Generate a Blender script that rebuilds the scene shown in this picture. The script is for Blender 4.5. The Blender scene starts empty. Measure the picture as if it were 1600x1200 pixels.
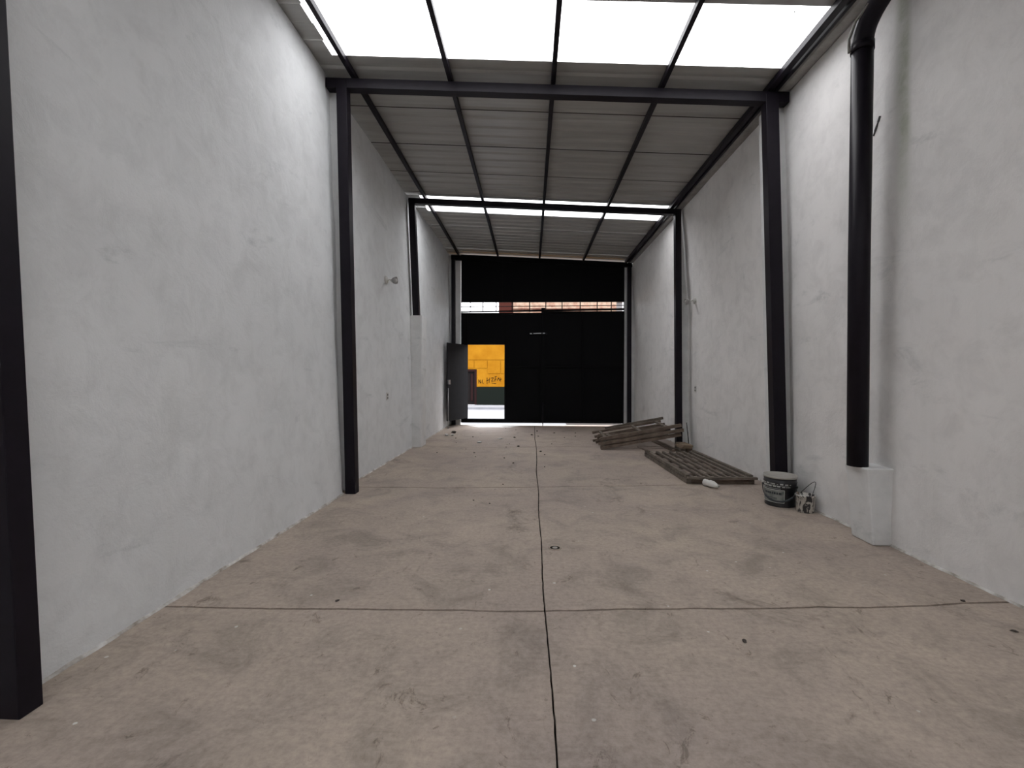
import bpy, bmesh, math, random
from math import pi, sin, cos, radians, sqrt, atan2
from mathutils import Vector, Matrix, noise
random.seed(7)
S = bpy.context.scene
COL = S.collection

# ------------------------------------------------------------------ camera, sky, exposure
EYE = Vector((0, 0, 1.3))
F = 700.0
cam_d = bpy.data.cameras.new('camera')
cam = bpy.data.objects.new('camera', cam_d)
COL.objects.link(cam)
cam_d.sensor_width = 36
cam_d.lens = 36 * F / 1600
cam_d.clip_start = .02
cam_d.clip_end = 300
RM = Matrix.Rotation(0.04135, 4, 'Z') @ Matrix.Rotation(pi / 2 - 0.01584, 4, 'X') @ Matrix.Rotation(0.003, 4, 'Z')
cam.matrix_world = Matrix.Translation(EYE) @ RM
S.camera = cam

world = bpy.data.worlds.new('overcast sky')
S.world = world
world.use_nodes = True
wn = world.node_tree
bg = wn.nodes['Background']
bg.inputs['Strength'].default_value = 8.6
# overcast sky: three times brighter overhead than at the horizon
_tc = wn.nodes.new('ShaderNodeTexCoord'); _sx = wn.nodes.new('ShaderNodeSeparateXYZ')
_cl = wn.nodes.new('ShaderNodeMath'); _cl.operation = 'MULTIPLY_ADD'; _cl.use_clamp = True
_cl.inputs[1].default_value = 2 / 3; _cl.inputs[2].default_value = 1 / 3
_mxz = wn.nodes.new('ShaderNodeMath'); _mxz.operation = 'MAXIMUM'; _mxz.inputs[1].default_value = 0
_vm = wn.nodes.new('ShaderNodeVectorMath'); _vm.operation = 'SCALE'; _vm.inputs[0].default_value = (.965, .965, 1.0)
wn.links.new(_tc.outputs['Generated'], _sx.inputs[0]); wn.links.new(_sx.outputs['Z'], _mxz.inputs[0])
wn.links.new(_mxz.outputs[0], _cl.inputs[0]); wn.links.new(_cl.outputs[0], _vm.inputs['Scale'])
wn.links.new(_vm.outputs[0], bg.inputs['Color'])

S.view_settings.view_transform = 'Standard'
S.view_settings.look = 'None'
S.view_settings.gamma = 1
S.view_settings.use_curve_mapping = False
S.view_settings.exposure = 0.06
S.cycles.max_bounces = 12
S.cycles.diffuse_bounces = 8
S.cycles.use_denoising = True

def ray(x, y):
    return RM.to_3x3() @ Vector(((x - 800) / F, -(y - 600) / F, -1))
def onfloor(x, y, z=0.0):
    d = ray(x, y); t = (z - EYE.z) / d.z
    return EYE + d * t
def atY(x, y, Y):
    d = ray(x, y)
    return EYE + d * (Y / d.y)

# ------------------------------------------------------------------ materials
def mat(name, color, rough=.6, metal=0.0, spec=.5):
    m = bpy.data.materials.new(name)
    m.use_nodes = True
    b = m.node_tree.nodes['Principled BSDF']
    b.inputs['Base Color'].default_value = (*color, 1)
    b.inputs['Roughness'].default_value = rough
    b.inputs['Metallic'].default_value = metal
    b.inputs['Specular IOR Level'].default_value = spec
    return m
def N(m, typ, **kw):
    n = m.node_tree.nodes.new(typ)
    for k, v in kw.items():
        if k in n.inputs: n.inputs[k].default_value = v
        else: setattr(n, k, v)
    return n
def L(m, a, b): m.node_tree.links.new(a, b)
def coords(m, scale=(1, 1, 1)):
    tc = N(m, 'ShaderNodeTexCoord')
    mp = N(m, 'ShaderNodeMapping')
    mp.inputs['Scale'].default_value = scale
    L(m, tc.outputs['Object'], mp.inputs['Vector'])
    return mp.outputs['Vector']
def noise_tex(m, vec, scale, detail=6, rough=.6, dist=0.0):
    n = N(m, 'ShaderNodeTexNoise')
    n.inputs['Scale'].default_value = scale
    n.inputs['Detail'].default_value = detail
    n.inputs['Roughness'].default_value = rough
    n.inputs['Distortion'].default_value = dist
    L(m, vec, n.inputs['Vector'])
    return n.outputs['Fac']
def ramp(m, fac, stops):
    r = N(m, 'ShaderNodeValToRGB')
    e = r.color_ramp.elements
    while len(e) < len(stops): e.new(.5)
    for el, (p, c) in zip(e, stops):
        el.position = p
        el.color = (*c, 1) if len(c) == 3 else c
    L(m, fac, r.inputs['Fac'])
    return r.outputs['Color']
def mix(m, a, b, fac, mode='MIX'):
    n = N(m, 'ShaderNodeMix', data_type='RGBA', blend_type=mode)
    for i, v in ((6, a), (7, b), (0, fac)):
        if isinstance(v, (int, float)): n.inputs[i].default_value = v
        elif isinstance(v, tuple): n.inputs[i].default_value = (*v, 1)
        else: L(m, v, n.inputs[i])
    return n.outputs[2]
def bump(m, h, strength, dist=.01, prev=None):
    b = N(m, 'ShaderNodeBump')
    b.inputs['Strength'].default_value = strength
    b.inputs['Distance'].default_value = dist
    L(m, h, b.inputs['Height'])
    if prev: L(m, prev, b.inputs['Normal'])
    return b.outputs['Normal']
def out(m, color=None, normal=None, rough=None):
    b = m.node_tree.nodes['Principled BSDF']
    if color is not None: L(m, color, b.inputs['Base Color'])
    if normal is not None: L(m, normal, b.inputs['Normal'])
    if rough is not None: L(m, rough, b.inputs['Roughness'])
def g(v): return (v, v, v)

# painted rough plaster
def plaster_mat(name, base, green_band=False):
    m = mat(name, base, .85, spec=.25)
    v = coords(m)
    big = noise_tex(m, v, .9, 4, .55)
    mid = noise_tex(m, v, 4.5, 8, .68, .4)
    fine = noise_tex(m, v, 60, 4, .7)
    vs = coords(m, (1, .55, 1.5))
    blot = noise_tex(m, vs, 2.1, 10, .72, .6)
    c = ramp(m, big, [(.3, tuple(b * .94 for b in base)), (.7, tuple(b * 1.05 for b in base))])
    c2 = ramp(m, mid, [(.33, g(.90)), (.55, g(1.0))])
    c = mix(m, c, c2, 1.0, 'MULTIPLY')
    c3 = ramp(m, blot, [(.28, (.70, .72, .72)), (.40, g(1.0))])
    c = mix(m, c, c3, .75, 'MULTIPLY')
    vert = noise_tex(m, coords(m, (5, 3.2, .18)), 2.2, 5, .6)
    c4 = ramp(m, vert, [(.36, (.93, .935, .92)), (.5, g(1.0))])
    c = mix(m, c, c4, .25, 'MULTIPLY')
    if green_band:     # greenish band beside the downpipe
        sx = N(m, 'ShaderNodeSeparateXYZ'); L(m, v, sx.inputs[0])
        def rng(sock, a, b, c_, d):
            q = N(m, 'ShaderNodeMapRange', interpolation_type='SMOOTHSTEP'); L(m, sock, q.inputs[0])
            q.inputs[1].default_value = a; q.inputs[2].default_value = b
            q2 = N(m, 'ShaderNodeMapRange', interpolation_type='SMOOTHSTEP'); L(m, sock, q2.inputs[0])
            q2.inputs[1].default_value = c_; q2.inputs[2].default_value = d; q2.inputs[3].default_value = 1; q2.inputs[4].default_value = 0
            mm = N(m, 'ShaderNodeMath', operation='MULTIPLY'); L(m, q.outputs[0], mm.inputs[0]); L(m, q2.outputs[0], mm.inputs[1])
            return mm.outputs[0]
        my = rng(sx.outputs['Y'], 3.37, 3.44, 3.46, 3.56); mz = rng(sx.outputs['Z'], 2.2, 3.2, 4.6, 4.8)
        mm = N(m, 'ShaderNodeMath', operation='MULTIPLY'); L(m, my, mm.inputs[0]); L(m, mz, mm.inputs[1])
        m3 = N(m, 'ShaderNodeMath', operation='MULTIPLY'); L(m, mm.outputs[0], m3.inputs[0])
        L(m, ramp(m, mid, [(.35, g(.15)), (.6, g(.55))]), m3.inputs[1])
        c = mix(m, c, (.20, .25, .13), m3.outputs[0])
    n1 = bump(m, mid, .5, .016)
    n2 = bump(m, fine, .4, .004, n1)
    out(m, c, n2)
    return m
M_WALLR = plaster_mat('painted plaster right', (.805, .790, .780), True)
M_WALL = plaster_mat('painted plaster', (.748, .762, .772))
M_PIER = plaster_mat('pier plaster', (.745, .75, .75))
M_EDGE = mat('lime edge', (.62, .60, .57), .9)
_v = coords(M_EDGE); _n = noise_tex(M_EDGE, _v, 9, 6)
out(M_EDGE, ramp(M_EDGE, _n, [(.35, (.27, .235, .20)), (.62, (.66, .65, .63))]))

# concrete
def concrete(name, light, dark):
    m = mat(name, light, .72, spec=.35)
    v = coords(m)
    mpb = N(m, 'ShaderNodeMapping'); mpb.inputs['Location'].default_value = (8.3, -2.4, 0); L(m, v, mpb.inputs['Vector'])
    big = noise_tex(m, mpb.outputs[0], .55, 5, .6, .3)
    mid = noise_tex(m, v, 2.6, 9, .7, .8)
    fine = noise_tex(m, v, 34, 6, .75)
    c = ramp(m, big, [(.32, dark), (.68, light)])
    c = mix(m, c, ramp(m, mid, [(.30, g(.62)), (.50, g(.97)), (.75, g(1.13))]), 1.0, 'MULTIPLY')
    c = mix(m, c, ramp(m, fine, [(.3, g(.78)), (.6, g(1.06))]), 1.0, 'MULTIPLY')
    # oily stains
    st = noise_tex(m, coords(m, (1.0, .8, 1)), 1.7, 12, .78, .5)
    c = mix(m, c, ramp(m, st, [(.30, (.42, .41, .40)), (.42, g(1.0))]), .95, 'MULTIPLY')
    st2 = noise_tex(m, coords(m, (1.4, 1.0, 1)), 5.2, 8, .8, 1.0)
    c = mix(m, c, ramp(m, st2, [(.34, (.46, .44, .42)), (.40, g(1.0))]), .8, 'MULTIPLY')
    st3 = noise_tex(m, coords(m, (1.2, 1.7, 1)), 11, 6, .7, 1.4)
    c = mix(m, c, ramp(m, st3, [(.30, (.60, .585, .57)), (.37, g(1.0))]), .75, 'MULTIPLY')
    # fine directional trowel scratches
    sc = noise_tex(m, coords(m, (2, 16, 1)), 3.0, 8, .75, .4)
    c = mix(m, c, ramp(m, sc, [(.3, g(.87)), (.5, g(1.0)), (.72, g(1.06))]), .8, 'MULTIPLY')
    # paint splashes
    vo = N(m, 'ShaderNodeTexVoronoi'); vo.inputs['Scale'].default_value = 5.5
    vo.inputs['Randomness'].default_value = 1
    wob = noise_tex(m, v, 30, 3)
    L(m, v, vo.inputs['Vector'])
    ad = N(m, 'ShaderNodeMath', operation='MULTIPLY_ADD')
    L(m, wob, ad.inputs[0]); ad.inputs[1].default_value = .09
    L(m, vo.outputs['Distance'], ad.inputs[2])
    spots = ramp(m, ad.outputs[0], [(.080, g(1.0)), (.094, g(0.0))])
    msk = ramp(m, noise_tex(m, v, 1.3, 3), [(.36, g(0)), (.52, g(1))])
    sp = mix(m, spots, msk, 1.0, 'MULTIPLY')
    c = mix(m, c, (.60, .59, .57), sp)
    n1 = bump(m, mid, .35, .012)
    n2 = bump(m, fine, .30, .004, n1)
    out(m, c, n2, ramp(m, mid, [(.3, g(.55)), (.7, g(.85))]))
    return m
M_CONC = concrete('old concrete', (.435, .362, .300), (.335, .276, .244))
M_SUB = mat('joint dirt and lap shadow', (.022, .018, .015), .95, spec=.1)  # dirt in the floor joints; also the painted shadow at roof sheet laps
M_GATELIGHT = mat('pale gate light', (.72, .70, .67), .8)  # pale colour for the painted light under the gate
_v = coords(M_GATELIGHT); out(M_GATELIGHT, ramp(M_GATELIGHT, noise_tex(M_GATELIGHT, _v, 7, 7), [(.3, (.5, .48, .45)), (.6, (.76, .75, .73))]))

# painted steel
def steel(name, c, rough=.45, spec=.18):
    m = mat(name, c, rough, spec=spec)
    v = coords(m)
    n = noise_tex(m, v, 9, 7, .7)
    out(m, ramp(m, n, [(.3, tuple(x * .8 for x in c)), (.72, tuple(x * 1.3 for x in c))]),
        bump(m, noise_tex(m, v, 25, 4), .12, .002))
    return m
M_STEEL = steel('dark painted steel', (.0085, .0065, .0105))
M_GATE = steel('black gate paint', (.0028, .0028, .0034), .7, .10)
M_LEAF = steel('charcoal door paint', (.0105, .011, .013), .7, .12)
M_BOLT = mat('bare steel', (.42, .42, .43), .35, .9)
M_GALV = steel('weathered galvanised sheet', (.24, .23, .215), .5, .4)

# roof sheet, pale painted, semi gloss
M_ROOF = mat('pale roof sheet', (.36, .355, .335), .34, spec=.5)
_v = coords(M_ROOF, (.35, 4.5, 1)); _n = noise_tex(M_ROOF, _v, 2.2, 6, .6)
out(M_ROOF, ramp(M_ROOF, _n, [(.3, (.285, .28, .262)), (.7, (.385, .38, .36))]),
    bump(M_ROOF, _n, .1, .004), None)

# translucent sheet
M_SKY = bpy.data.materials.new('translucent roof sheet')
M_SKY.use_nodes = True
nt = M_SKY.node_tree
nt.nodes.remove(nt.nodes['Principled BSDF'])
_o = nt.nodes['Material Output']
_tr = N(M_SKY, 'ShaderNodeBsdfTransparent'); _tl = N(M_SKY, 'ShaderNodeBsdfTranslucent')
_mx = N(M_SKY, 'ShaderNodeMixShader'); _mx.inputs[0].default_value = .35
_v = coords(M_SKY)
_vo = N(M_SKY, 'ShaderNodeTexVoronoi'); _vo.inputs['Scale'].default_value = 2.3; L(M_SKY, _v, _vo.inputs['Vector'])
_d = ramp(M_SKY, _vo.outputs['Distance'], [(.020, (.03, .03, .03)), (.028, (.885, .885, .87))])
L(M_SKY, _d, _tr.inputs[0]); L(M_SKY, _d, _tl.inputs[0])
L(M_SKY, _tr.outputs[0], _mx.inputs[1]); L(M_SKY, _tl.outputs[0], _mx.inputs[2])
L(M_SKY, _mx.outputs[0], _o.inputs['Surface'])

def wood_mat(name, a, b):
    m = mat(name, a, .8, spec=.2)
    v = coords(m, (1.2, 14, 14))
    n = noise_tex(m, v, 3, 8, .7, .3)
    n2 = noise_tex(m, coords(m), 6, 5)
    c = ramp(m, n, [(.3, b), (.68, a)])
    c = mix(m, c, ramp(m, n2, [(.35, g(.62)), (.6, g(1))]), .8, 'MULTIPLY')
    out(m, c, bump(m, n, .4, .004))
    return m
M_WOOD = wood_mat('weathered timber', (.28, .22, .175), (.065, .048, .040))
M_WOODG = wood_mat('grey weathered timber', (.27, .23, .19), (.075, .062, .052))
M_WOODL = wood_mat('pale board', (.44, .34, .25), (.21, .155, .11))
M_WHITE = mat('white plastic', (.62, .61, .58), .45)
M_BLACK = mat('black tin', (.010, .010, .012), .35)
M_LABEL = mat('grey green label', (.20, .215, .20), .6)
_v = coords(M_LABEL); out(M_LABEL, ramp(M_LABEL, noise_tex(M_LABEL, _v, 14, 5), [(.35, (.10, .12, .115)), (.6, (.27, .28, .26))]))
M_PRINT = mat('pale print', (.50, .52, .50), .6)
M_DPRINT = mat('dark print', (.03, .035, .04), .6)
M_LID = mat('dusty lid', (.36, .345, .315), .55)
M_WIRE = mat('dark wire', (.05, .05, .05), .5, .6)
M_SPLASH = mat('paint splashed plastic', (.6, .6, .57), .6)
_v = coords(M_SPLASH, (1, 1, .5)); _n = noise_tex(M_SPLASH, _v, 26, 3, .55, 1.2)
out(M_SPLASH, ramp(M_SPLASH, _n, [(.44, (.035, .033, .035)), (.50, (.52, .50, .46)), (.8, (.62, .61, .57))]))
M_GLASS = mat('frosted glass', (.42, .41, .40), .3)
M_GLASS.node_tree.nodes['Principled BSDF'].inputs['Transmission Weight'].default_value = .35
M_HOLE = mat('socket hole', (.03, .03, .03), .7)
M_CRUMB = mat('dark crumb', (.045, .035, .03), .9)
M_RAG = mat('dirty paper', (.50, .49, .47), .9)
M_YEL = mat('ochre yellow wall', (.2,.09,.007), .95, spec=.05)
_v = coords(M_YEL); out(M_YEL, ramp(M_YEL, noise_tex(M_YEL, _v, 1.4, 8), [(.3, (.20, .080, .004)), (.7, (.26, .118, .008))]))
M_GREEN = mat('dark green plinth', (.0042, .0062, .0046), .9, spec=.1)
M_MAROON = mat('maroon timber', (.014, .005, .005), .8, spec=.1)
M_DDOOR = mat('dark door timber', (.0065, .005, .005), .8, spec=.1)
M_GRAF = mat('graffiti paint', (.008, .005, .003), .9, spec=.05)
M_ASPH = mat('street concrete', (.40, .41, .43), .9)
_v = coords(M_ASPH); out(M_ASPH, ramp(M_ASPH, noise_tex(M_ASPH, _v, 3, 6), [(.3, (.15, .155, .165)), (.7, (.19, .195, .21))]))
M_PAVE = mat('shade-toned pavement', (.06, .055, .052), .95, spec=.1)
M_BRICK = mat('weathered brick', (.3, .15, .1), .9)
_tc = N(M_BRICK, 'ShaderNodeTexCoord'); _mp = N(M_BRICK, 'ShaderNodeMapping')
_mp.inputs['Rotation'].default_value = (pi / 2, 0, 0)
L(M_BRICK, _tc.outputs['Object'], _mp.inputs['Vector'])
_b = N(M_BRICK, 'ShaderNodeTexBrick')
L(M_BRICK, _mp.outputs[0], _b.inputs['Vector'])
_b.inputs['Scale'].default_value = 1
_b.inputs['Brick Width'].default_value = .27; _b.inputs['Row Height'].default_value = .085
_b.inputs['Mortar Size'].default_value = .012
_b.inputs['Color1'].default_value = (.24, .105, .065, 1); _b.inputs['Color2'].default_value = (.155, .06, .038, 1)
_b.inputs['Mortar'].default_value = (.20, .15, .11, 1)
_n = noise_tex(M_BRICK, _tc.outputs['Object'], 3.2, 8, .7)
_bc = mix(M_BRICK, _b.outputs['Color'], (.30, .225, .165), ramp(M_BRICK, _n, [(.40, g(.1)), (.56, g(.85))]))
out(M_BRICK, _bc, bump(M_BRICK, _b.outputs['Fac'], -.5, .01))
M_DBRICK = mat('dark red brick', (.036, .010, .007), .9, spec=.1)

# ------------------------------------------------------------------ mesh helpers
class MB:
    def __init__(self): self.v = []; self.f = []; self.s = []
    def add(self, vs, fs, smooth=False):
        o = len(self.v)
        self.v += [tuple(v) for v in vs]
        self.f += [tuple(i + o for i in f) for f in fs]
        self.s += [smooth] * len(fs)
        return self
    def box(self, x0, x1, y0, y1, z0, z1, M=None):
        vs = [Vector((x, y, z)) for z in (z0, z1) for y in (y0, y1) for x in (x0, x1)]
        if M is not None: vs = [M @ v for v in vs]
        return self.add(vs, [(0, 2, 3, 1), (4, 5, 7, 6), (0, 1, 5, 4), (2, 6, 7, 3), (0, 4, 6, 2), (1, 3, 7, 5)])
    def hexa(self, b, t):          # bottom and top quads, both ccw from above
        return self.add(list(b) + list(t), [(3, 2, 1, 0), (4, 5, 6, 7), (0, 1, 5, 4), (1, 2, 6, 5), (2, 3, 7, 6), (3, 0, 4, 7)])
    def bar(self, a, b, w, h, up=Vector((0, 0, 1))):
        a, b = Vector(a), Vector(b)
        d = (b - a).normalized()
        s = d.cross(up)
        if s.length < 1e-4: s = d.cross(Vector((0, 1, 0)))
        s.normalize(); u = s.cross(d)
        q = lambda p: [p + s * i * w / 2 + u * j * h / 2 for i, j in ((-1, -1), (1, -1), (1, 1), (-1, 1))]
        return self.add(q(a) + q(b), [(0, 1, 2, 3), (7, 6, 5, 4), (0, 4, 5, 1), (1, 5, 6, 2), (2, 6, 7, 3), (3, 7, 4, 0)])
    def tube(self, pts, r, n=12, cap=True):
        pts = [Vector(p) for p in pts]
        rs = r if isinstance(r, (list, tuple)) else [r] * len(pts)
        vs = []; ref = None
        for i, p in enumerate(pts):
            d = (pts[min(i + 1, len(pts) - 1)] - pts[max(i - 1, 0)]).normalized()
            if ref is None:
                ref = d.orthogonal().normalized()
            ref = (ref - d * ref.dot(d)).normalized()
            w = d.cross(ref)
            vs += [p + (ref * cos(2 * pi * k / n) + w * sin(2 * pi * k / n)) * rs[i] for k in range(n)]
        fs = [(i * n + k, i * n + (k + 1) % n, (i + 1) * n + (k + 1) % n, (i + 1) * n + k) for i in range(len(pts) - 1) for k in range(n)]
        self.add(vs, fs, True)
        if cap:
            o = len(self.v) - len(vs)
            self.f += [tuple(o + k for k in reversed(range(n))), tuple(o + (len(pts) - 1) * n + k for k in range(n))]
            self.s += [False, False]
        return self
    def lathe(self, prof, n=40, M=None, smooth=True):
        vs = []
        for r, z in prof:
            vs += [Vector((r * cos(2 * pi * k / n), r * sin(2 * pi * k / n), z)) for k in range(n)]
        if M is not None: vs = [M @ v for v in vs]
        fs = [(i * n + k, i * n + (k + 1) % n, (i + 1) * n + (k + 1) % n, (i + 1) * n + k) for i in range(len(prof) - 1) for k in range(n)]
        self.add(vs, fs, smooth)
        if prof[0][0] > 1e-4 or prof[-1][0] > 1e-4:
            o = len(self.v) - len(vs)
            if prof[0][0] > 1e-4: self.f.append(tuple(o + k for k in reversed(range(n)))); self.s.append(False)
            if prof[-1][0] > 1e-4: self.f.append(tuple(o + (len(prof) - 1) * n + k for k in range(n))); self.s.append(False)
        return self
    def patch(self, r, a0, a1, z0, z1, n=10):   # strip lying on a cylinder, angles in degrees
        vs = []
        for k in range(n + 1):
            a = radians(a0 + (a1 - a0) * k / n)
            for rr, z in ((r - .001, z0), (r + .0008, z0), (r + .0008, z1), (r - .001, z1)):
                vs.append(Vector((rr * cos(a), rr * sin(a), z)))
        fs = [(4 * k + j, 4 * k + 4 + j, 4 * k + 4 + (j + 1) % 4, 4 * k + (j + 1) % 4) for k in range(n) for j in range(4)]
        fs += [(0, 1, 2, 3), (4 * n + 3, 4 * n + 2, 4 * n + 1, 4 * n)]
        return self.add(vs, fs)
    def build(self, name, m, parent=None, bevel=0, kind=None):
        me = bpy.data.meshes.new(name)
        me.from_pydata(self.v, [], self.f)
        me.polygons.foreach_set('use_smooth', self.s)
        me.materials.append(m)
        me.update()
        o = bpy.data.objects.new(name, me)
        COL.objects.link(o)
        if parent: o.parent = parent
        if bevel:
            b = o.modifiers.new('bevel', 'BEVEL'); b.width = bevel; b.segments = 2; b.limit_method = 'ANGLE'
        if kind: o['kind'] = kind
        return o
def tag(o, label, cat, group=None):
    o['label'] = label; o['category'] = cat
    if group: o['group'] = group
    return o
def thing(name, label, cat, loc=(0, 0, 0), rot=None, group=None):
    o = bpy.data.objects.new(name, None)
    COL.objects.link(o)
    o.empty_display_size = .1
    o.location = loc
    if rot is not None: o.rotation_euler = rot
    return tag(o, label, cat, group)
def interp(pts, x):
    if x <= pts[0][0]: return pts[0][1]
    for (a, b), (c, d) in zip(pts, pts[1:]):
        if x <= c: return b + (d - b) * (x - a) / (c - a)
    return pts[-1][1]

# ------------------------------------------------------------------ dimensions
YB, YG = -5.6, 12.0          # back of the room, gate plane
YF = 12.25                   # outer face of the front wall
def beam_top(x): return 4.56 - .055 * (x + 2.15)
def sheet_z(x): return beam_top(x) + .07

# ------------------------------------------------------------------ floor: slabs poured one by one
floor = MB().box(-2.6, 3.3, YB - .3, 12.25, -.12, -.03).build('floor', M_SUB)
floor['kind'] = 'structure'
J1 = [(-2.6, 2.41), (-1.99, 2.42), (-1.53, 2.43), (-.99, 2.44), (.08, 2.475), (.62, 2.52), (1.34, 2.56), (2.08, 2.62), (2.31, 2.64), (2.49, 2.68), (3.3, 2.74)]
J2 = [(-2.6, 5.16), (-2.02, 5.17), (-.96, 5.19), (.09, 5.28), (1.32, 5.41), (2.75, 5.58), (3.3, 5.62)]
J3 = [(-2.6, 8.2), (-2.0, 8.22), (-.57, 8.23), (.14, 8.35), (.85, 8.39), (2.05, 8.46), (3.3, 8.5)]
rows = [lambda x: YB - .3, lambda x: -.35 + .01 * x, lambda x: interp(J1, x), lambda x: interp(J2, x), lambda x: interp(J3, x), lambda x: 12.19]
gapw = [0, .006, .0080, .009, .009, 0]
def jy(i, x):
    if i in (0, 5): return rows[i](x)
    return rows[i](x) + .012 * (noise.noise(Vector((x * 3.1, i * 7.3, 0)))) + .004 * noise.noise(Vector((x * 19, i * 3.3, 5)))
def jx(y): return .085 + .02 * noise.noise(Vector((y * .9, 2.2, 0))) + .004 * noise.noise(Vector((y * 14, 9, 0))) + .02 * min(1, max(0, (y - 5.5) / 2))
def slab(i, side):
    gy0, gy1, gx = gapw[i], gapw[i + 1], .0030 + .0007 * i
    def edge(a, b, fn, n):
        return [fn(a + (b - a) * k / n) for k in range(n + 1)]
    xw = -2.6 if side < 0 else 3.3
    rg = lambda s: .0024 * noise.noise(Vector((s * 31, i * 2 + side, 1)))
    cx0 = jx(jy(i, .085)) + side * gx; cx1 = jx(jy(i + 1, .085)) + side * gx
    n = 56
    bot = edge(xw, cx0, lambda x: (x, jy(i, x) + gy0 + rg(x)), n)
    y0, y1 = bot[-1][1], jy(i + 1, cx1) - gy1
    mid = edge(y0, y1, lambda y: (jx(y) + side * gx + rg(y + 3), y), 50)
    top = edge(cx1, xw, lambda x: (x, jy(i + 1, x) - gy1 + rg(x + 9)), n)
    loop = bot + mid[1:-1] + top
    if side > 0: loop = loop[::-1]
    N_ = len(loop)
    ch = .0012
    cxm = sum(p[0] for p in loop) / N_; cym = sum(p[1] for p in loop) / N_
    mb = MB()
    inner = []
    for k in range(N_):
        a, b, c = Vector(loop[k - 1]), Vector(loop[k]), Vector(loop[(k + 1) % N_])
        t = (c - a).normalized(); nrm = Vector((-t.y, t.x))
        inner.append(b + nrm * ch)
    vs = [(x, y, -.03) for x, y in loop] + [(x, y, -.0012) for x, y in loop] + [(p.x, p.y, 0) for p in inner]
    fs = [(k, (k + 1) % N_, N_ + (k + 1) % N_, N_ + k) for k in range(N_)]
    fs += [(N_ + k, N_ + (k + 1) % N_, 2 * N_ + (k + 1) % N_, 2 * N_ + k) for k in range(N_)]
    fs.append(tuple(range(2 * N_, 3 * N_)))
    mb.add(vs, fs)
    return mb.build('concrete_slab', M_CONC, floor)
for i in range(5):
    for s in (-1, 1): slab(i, s)

# ------------------------------------------------------------------ walls
def wobble(y, z, k):
    return .020 * noise.noise(Vector((y * .55, z * .6, k))) + .007 * noise.noise(Vector((y * 2.1, z * 2.3, k + 4))) + .0022 * noise.noise(Vector((y * 8, z * 8, k + 8)))
def left_x(y, z):
    t = min(max((y - 4.86) / .14, 0), 1)
    near = interp([(0, -2.06), (1.2, -2.12), (2.6, -2.20), (4.7, -2.255)], z)
    far = interp([(0, -2.165), (2.4, -2.20), (4.7, -2.27)], z)
    if y > 8.4: far += .05 * min(1, (y - 8.4) / 2.5) * (z / 4.6)
    return near * (1 - t) + far * t + wobble(y, z, 1.0) * (1 if z > .05 else .7)
def right_x(y, z):
    t = min(max((y - 4.86) / .3, 0), 1)
    near = interp([(0, 2.79), (2.4, 2.765), (4.7, 2.715)], z)
    far = interp([(0, 2.90), (2.4, 2.84), (4.2, 2.705), (4.7, 2.69)], z)
    if y > 8.4: far -= .15 * min(1, (y - 8.4) / 3.6) * (1 - z / 5)
    return near * (1 - t) + far * t - wobble(y, z, 21.0)
def wall_mesh(fx, side, top, name):
    ys = [YB + (YF - YB) * k / 250 for k in range(251)]
    zs = [0, .03] + [.1 + (top - .1) * k / 60 for k in range(61)]
    mb = MB(); nz = len(zs)
    vs = [(fx(y, z), y, z) for y in ys for z in zs]
    fs = []
    for a in range(len(ys) - 1):
        for b in range(nz - 1):
            q = (a * nz + b, (a + 1) * nz + b, (a + 1) * nz + b + 1, a * nz + b + 1)
            fs.append(q if side < 0 else q[::-1])
    mb.add(vs, fs, True)
    xo = side * (2.62 if side < 0 else 3.22)
    ny = len(ys)
    # outer shell: top, bottom, ends, back
    vs2 = []
    for a in range(ny): vs2 += [vs[a * nz], vs[a * nz + nz - 1], (xo, ys[a], 0), (xo, ys[a], top)]
    fs2 = []
    for a in range(ny - 1):
        o, p = a * 4, a * 4 + 4
        fs2 += [(o + 1, p + 1, p + 3, o + 3), (o, o + 2, p + 2, p), (o + 2, o + 3, p + 3, p + 2)]
    fs2 += [(0, 1, 3, 2), (4 * ny - 4, 4 * ny - 2, 4 * ny - 1, 4 * ny - 3)]
    mb.add(vs2, fs2)
    o = mb.build(name, M_WALL if side < 0 else M_WALLR); o['kind'] = 'structure'
    return o
wall_left = wall_mesh(left_x, -1, 4.615, 'wall_left')
wall_right = wall_mesh(right_x, 1, 4.335, 'wall_right')
w = MB().box(-2.5, 3.1, YB - .25, YB, 0, 4.5).build('wall_back', M_WALL); w['kind'] = 'structure'

def pier(x0, x1, y0, y1, h, par, x0t=None, x1t=None, lip=0):
    x0t = x0 if x0t is None else x0t; x1t = x1 if x1t is None else x1t
    mb = MB(); n = 24; vs = []; fs = []
    for k in range(n + 1):
        z = h * k / n; t = k / n
        a, b = x0 + (x0t - x0) * t, x1 + (x1t - x1) * t
        w = lambda s: .004 * noise.noise(Vector((s, z * 4, y0)))
        e = lip * max(0, (t - .9) / .1)
        vs += [(a + w(1) - e, y0 + w(2) - e, z), (b + w(3) + e, y0 + w(4) - e, z), (b + w(5) + e, y1, z), (a + w(6) - e, y1, z)]
    for k in range(n):
        for j in range(4):
            fs.append((4 * k + j, 4 * k + (j + 1) % 4, 4 * k + 4 + (j + 1) % 4, 4 * k + 4 + j))
    fs += [(3, 2, 1, 0), (4 * n, 4 * n + 1, 4 * n + 2, 4 * n + 3)]
    mb.add(vs, fs)
    o = mb.build('plaster_pier', M_PIER, par, bevel=.012)
    return o
pier(-2.28, -2.0, 8.12, 8.50, 2.42, wall_left, -2.28, -1.985)
pier(2.655, 2.90, 3.56, 3.80, .60, wall_right, 2.60, 2.90, lip=.012)
pier(-2.30, -2.02, 4.985, 5.14, 4.52, wall_left, -2.34, -2.10)
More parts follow.
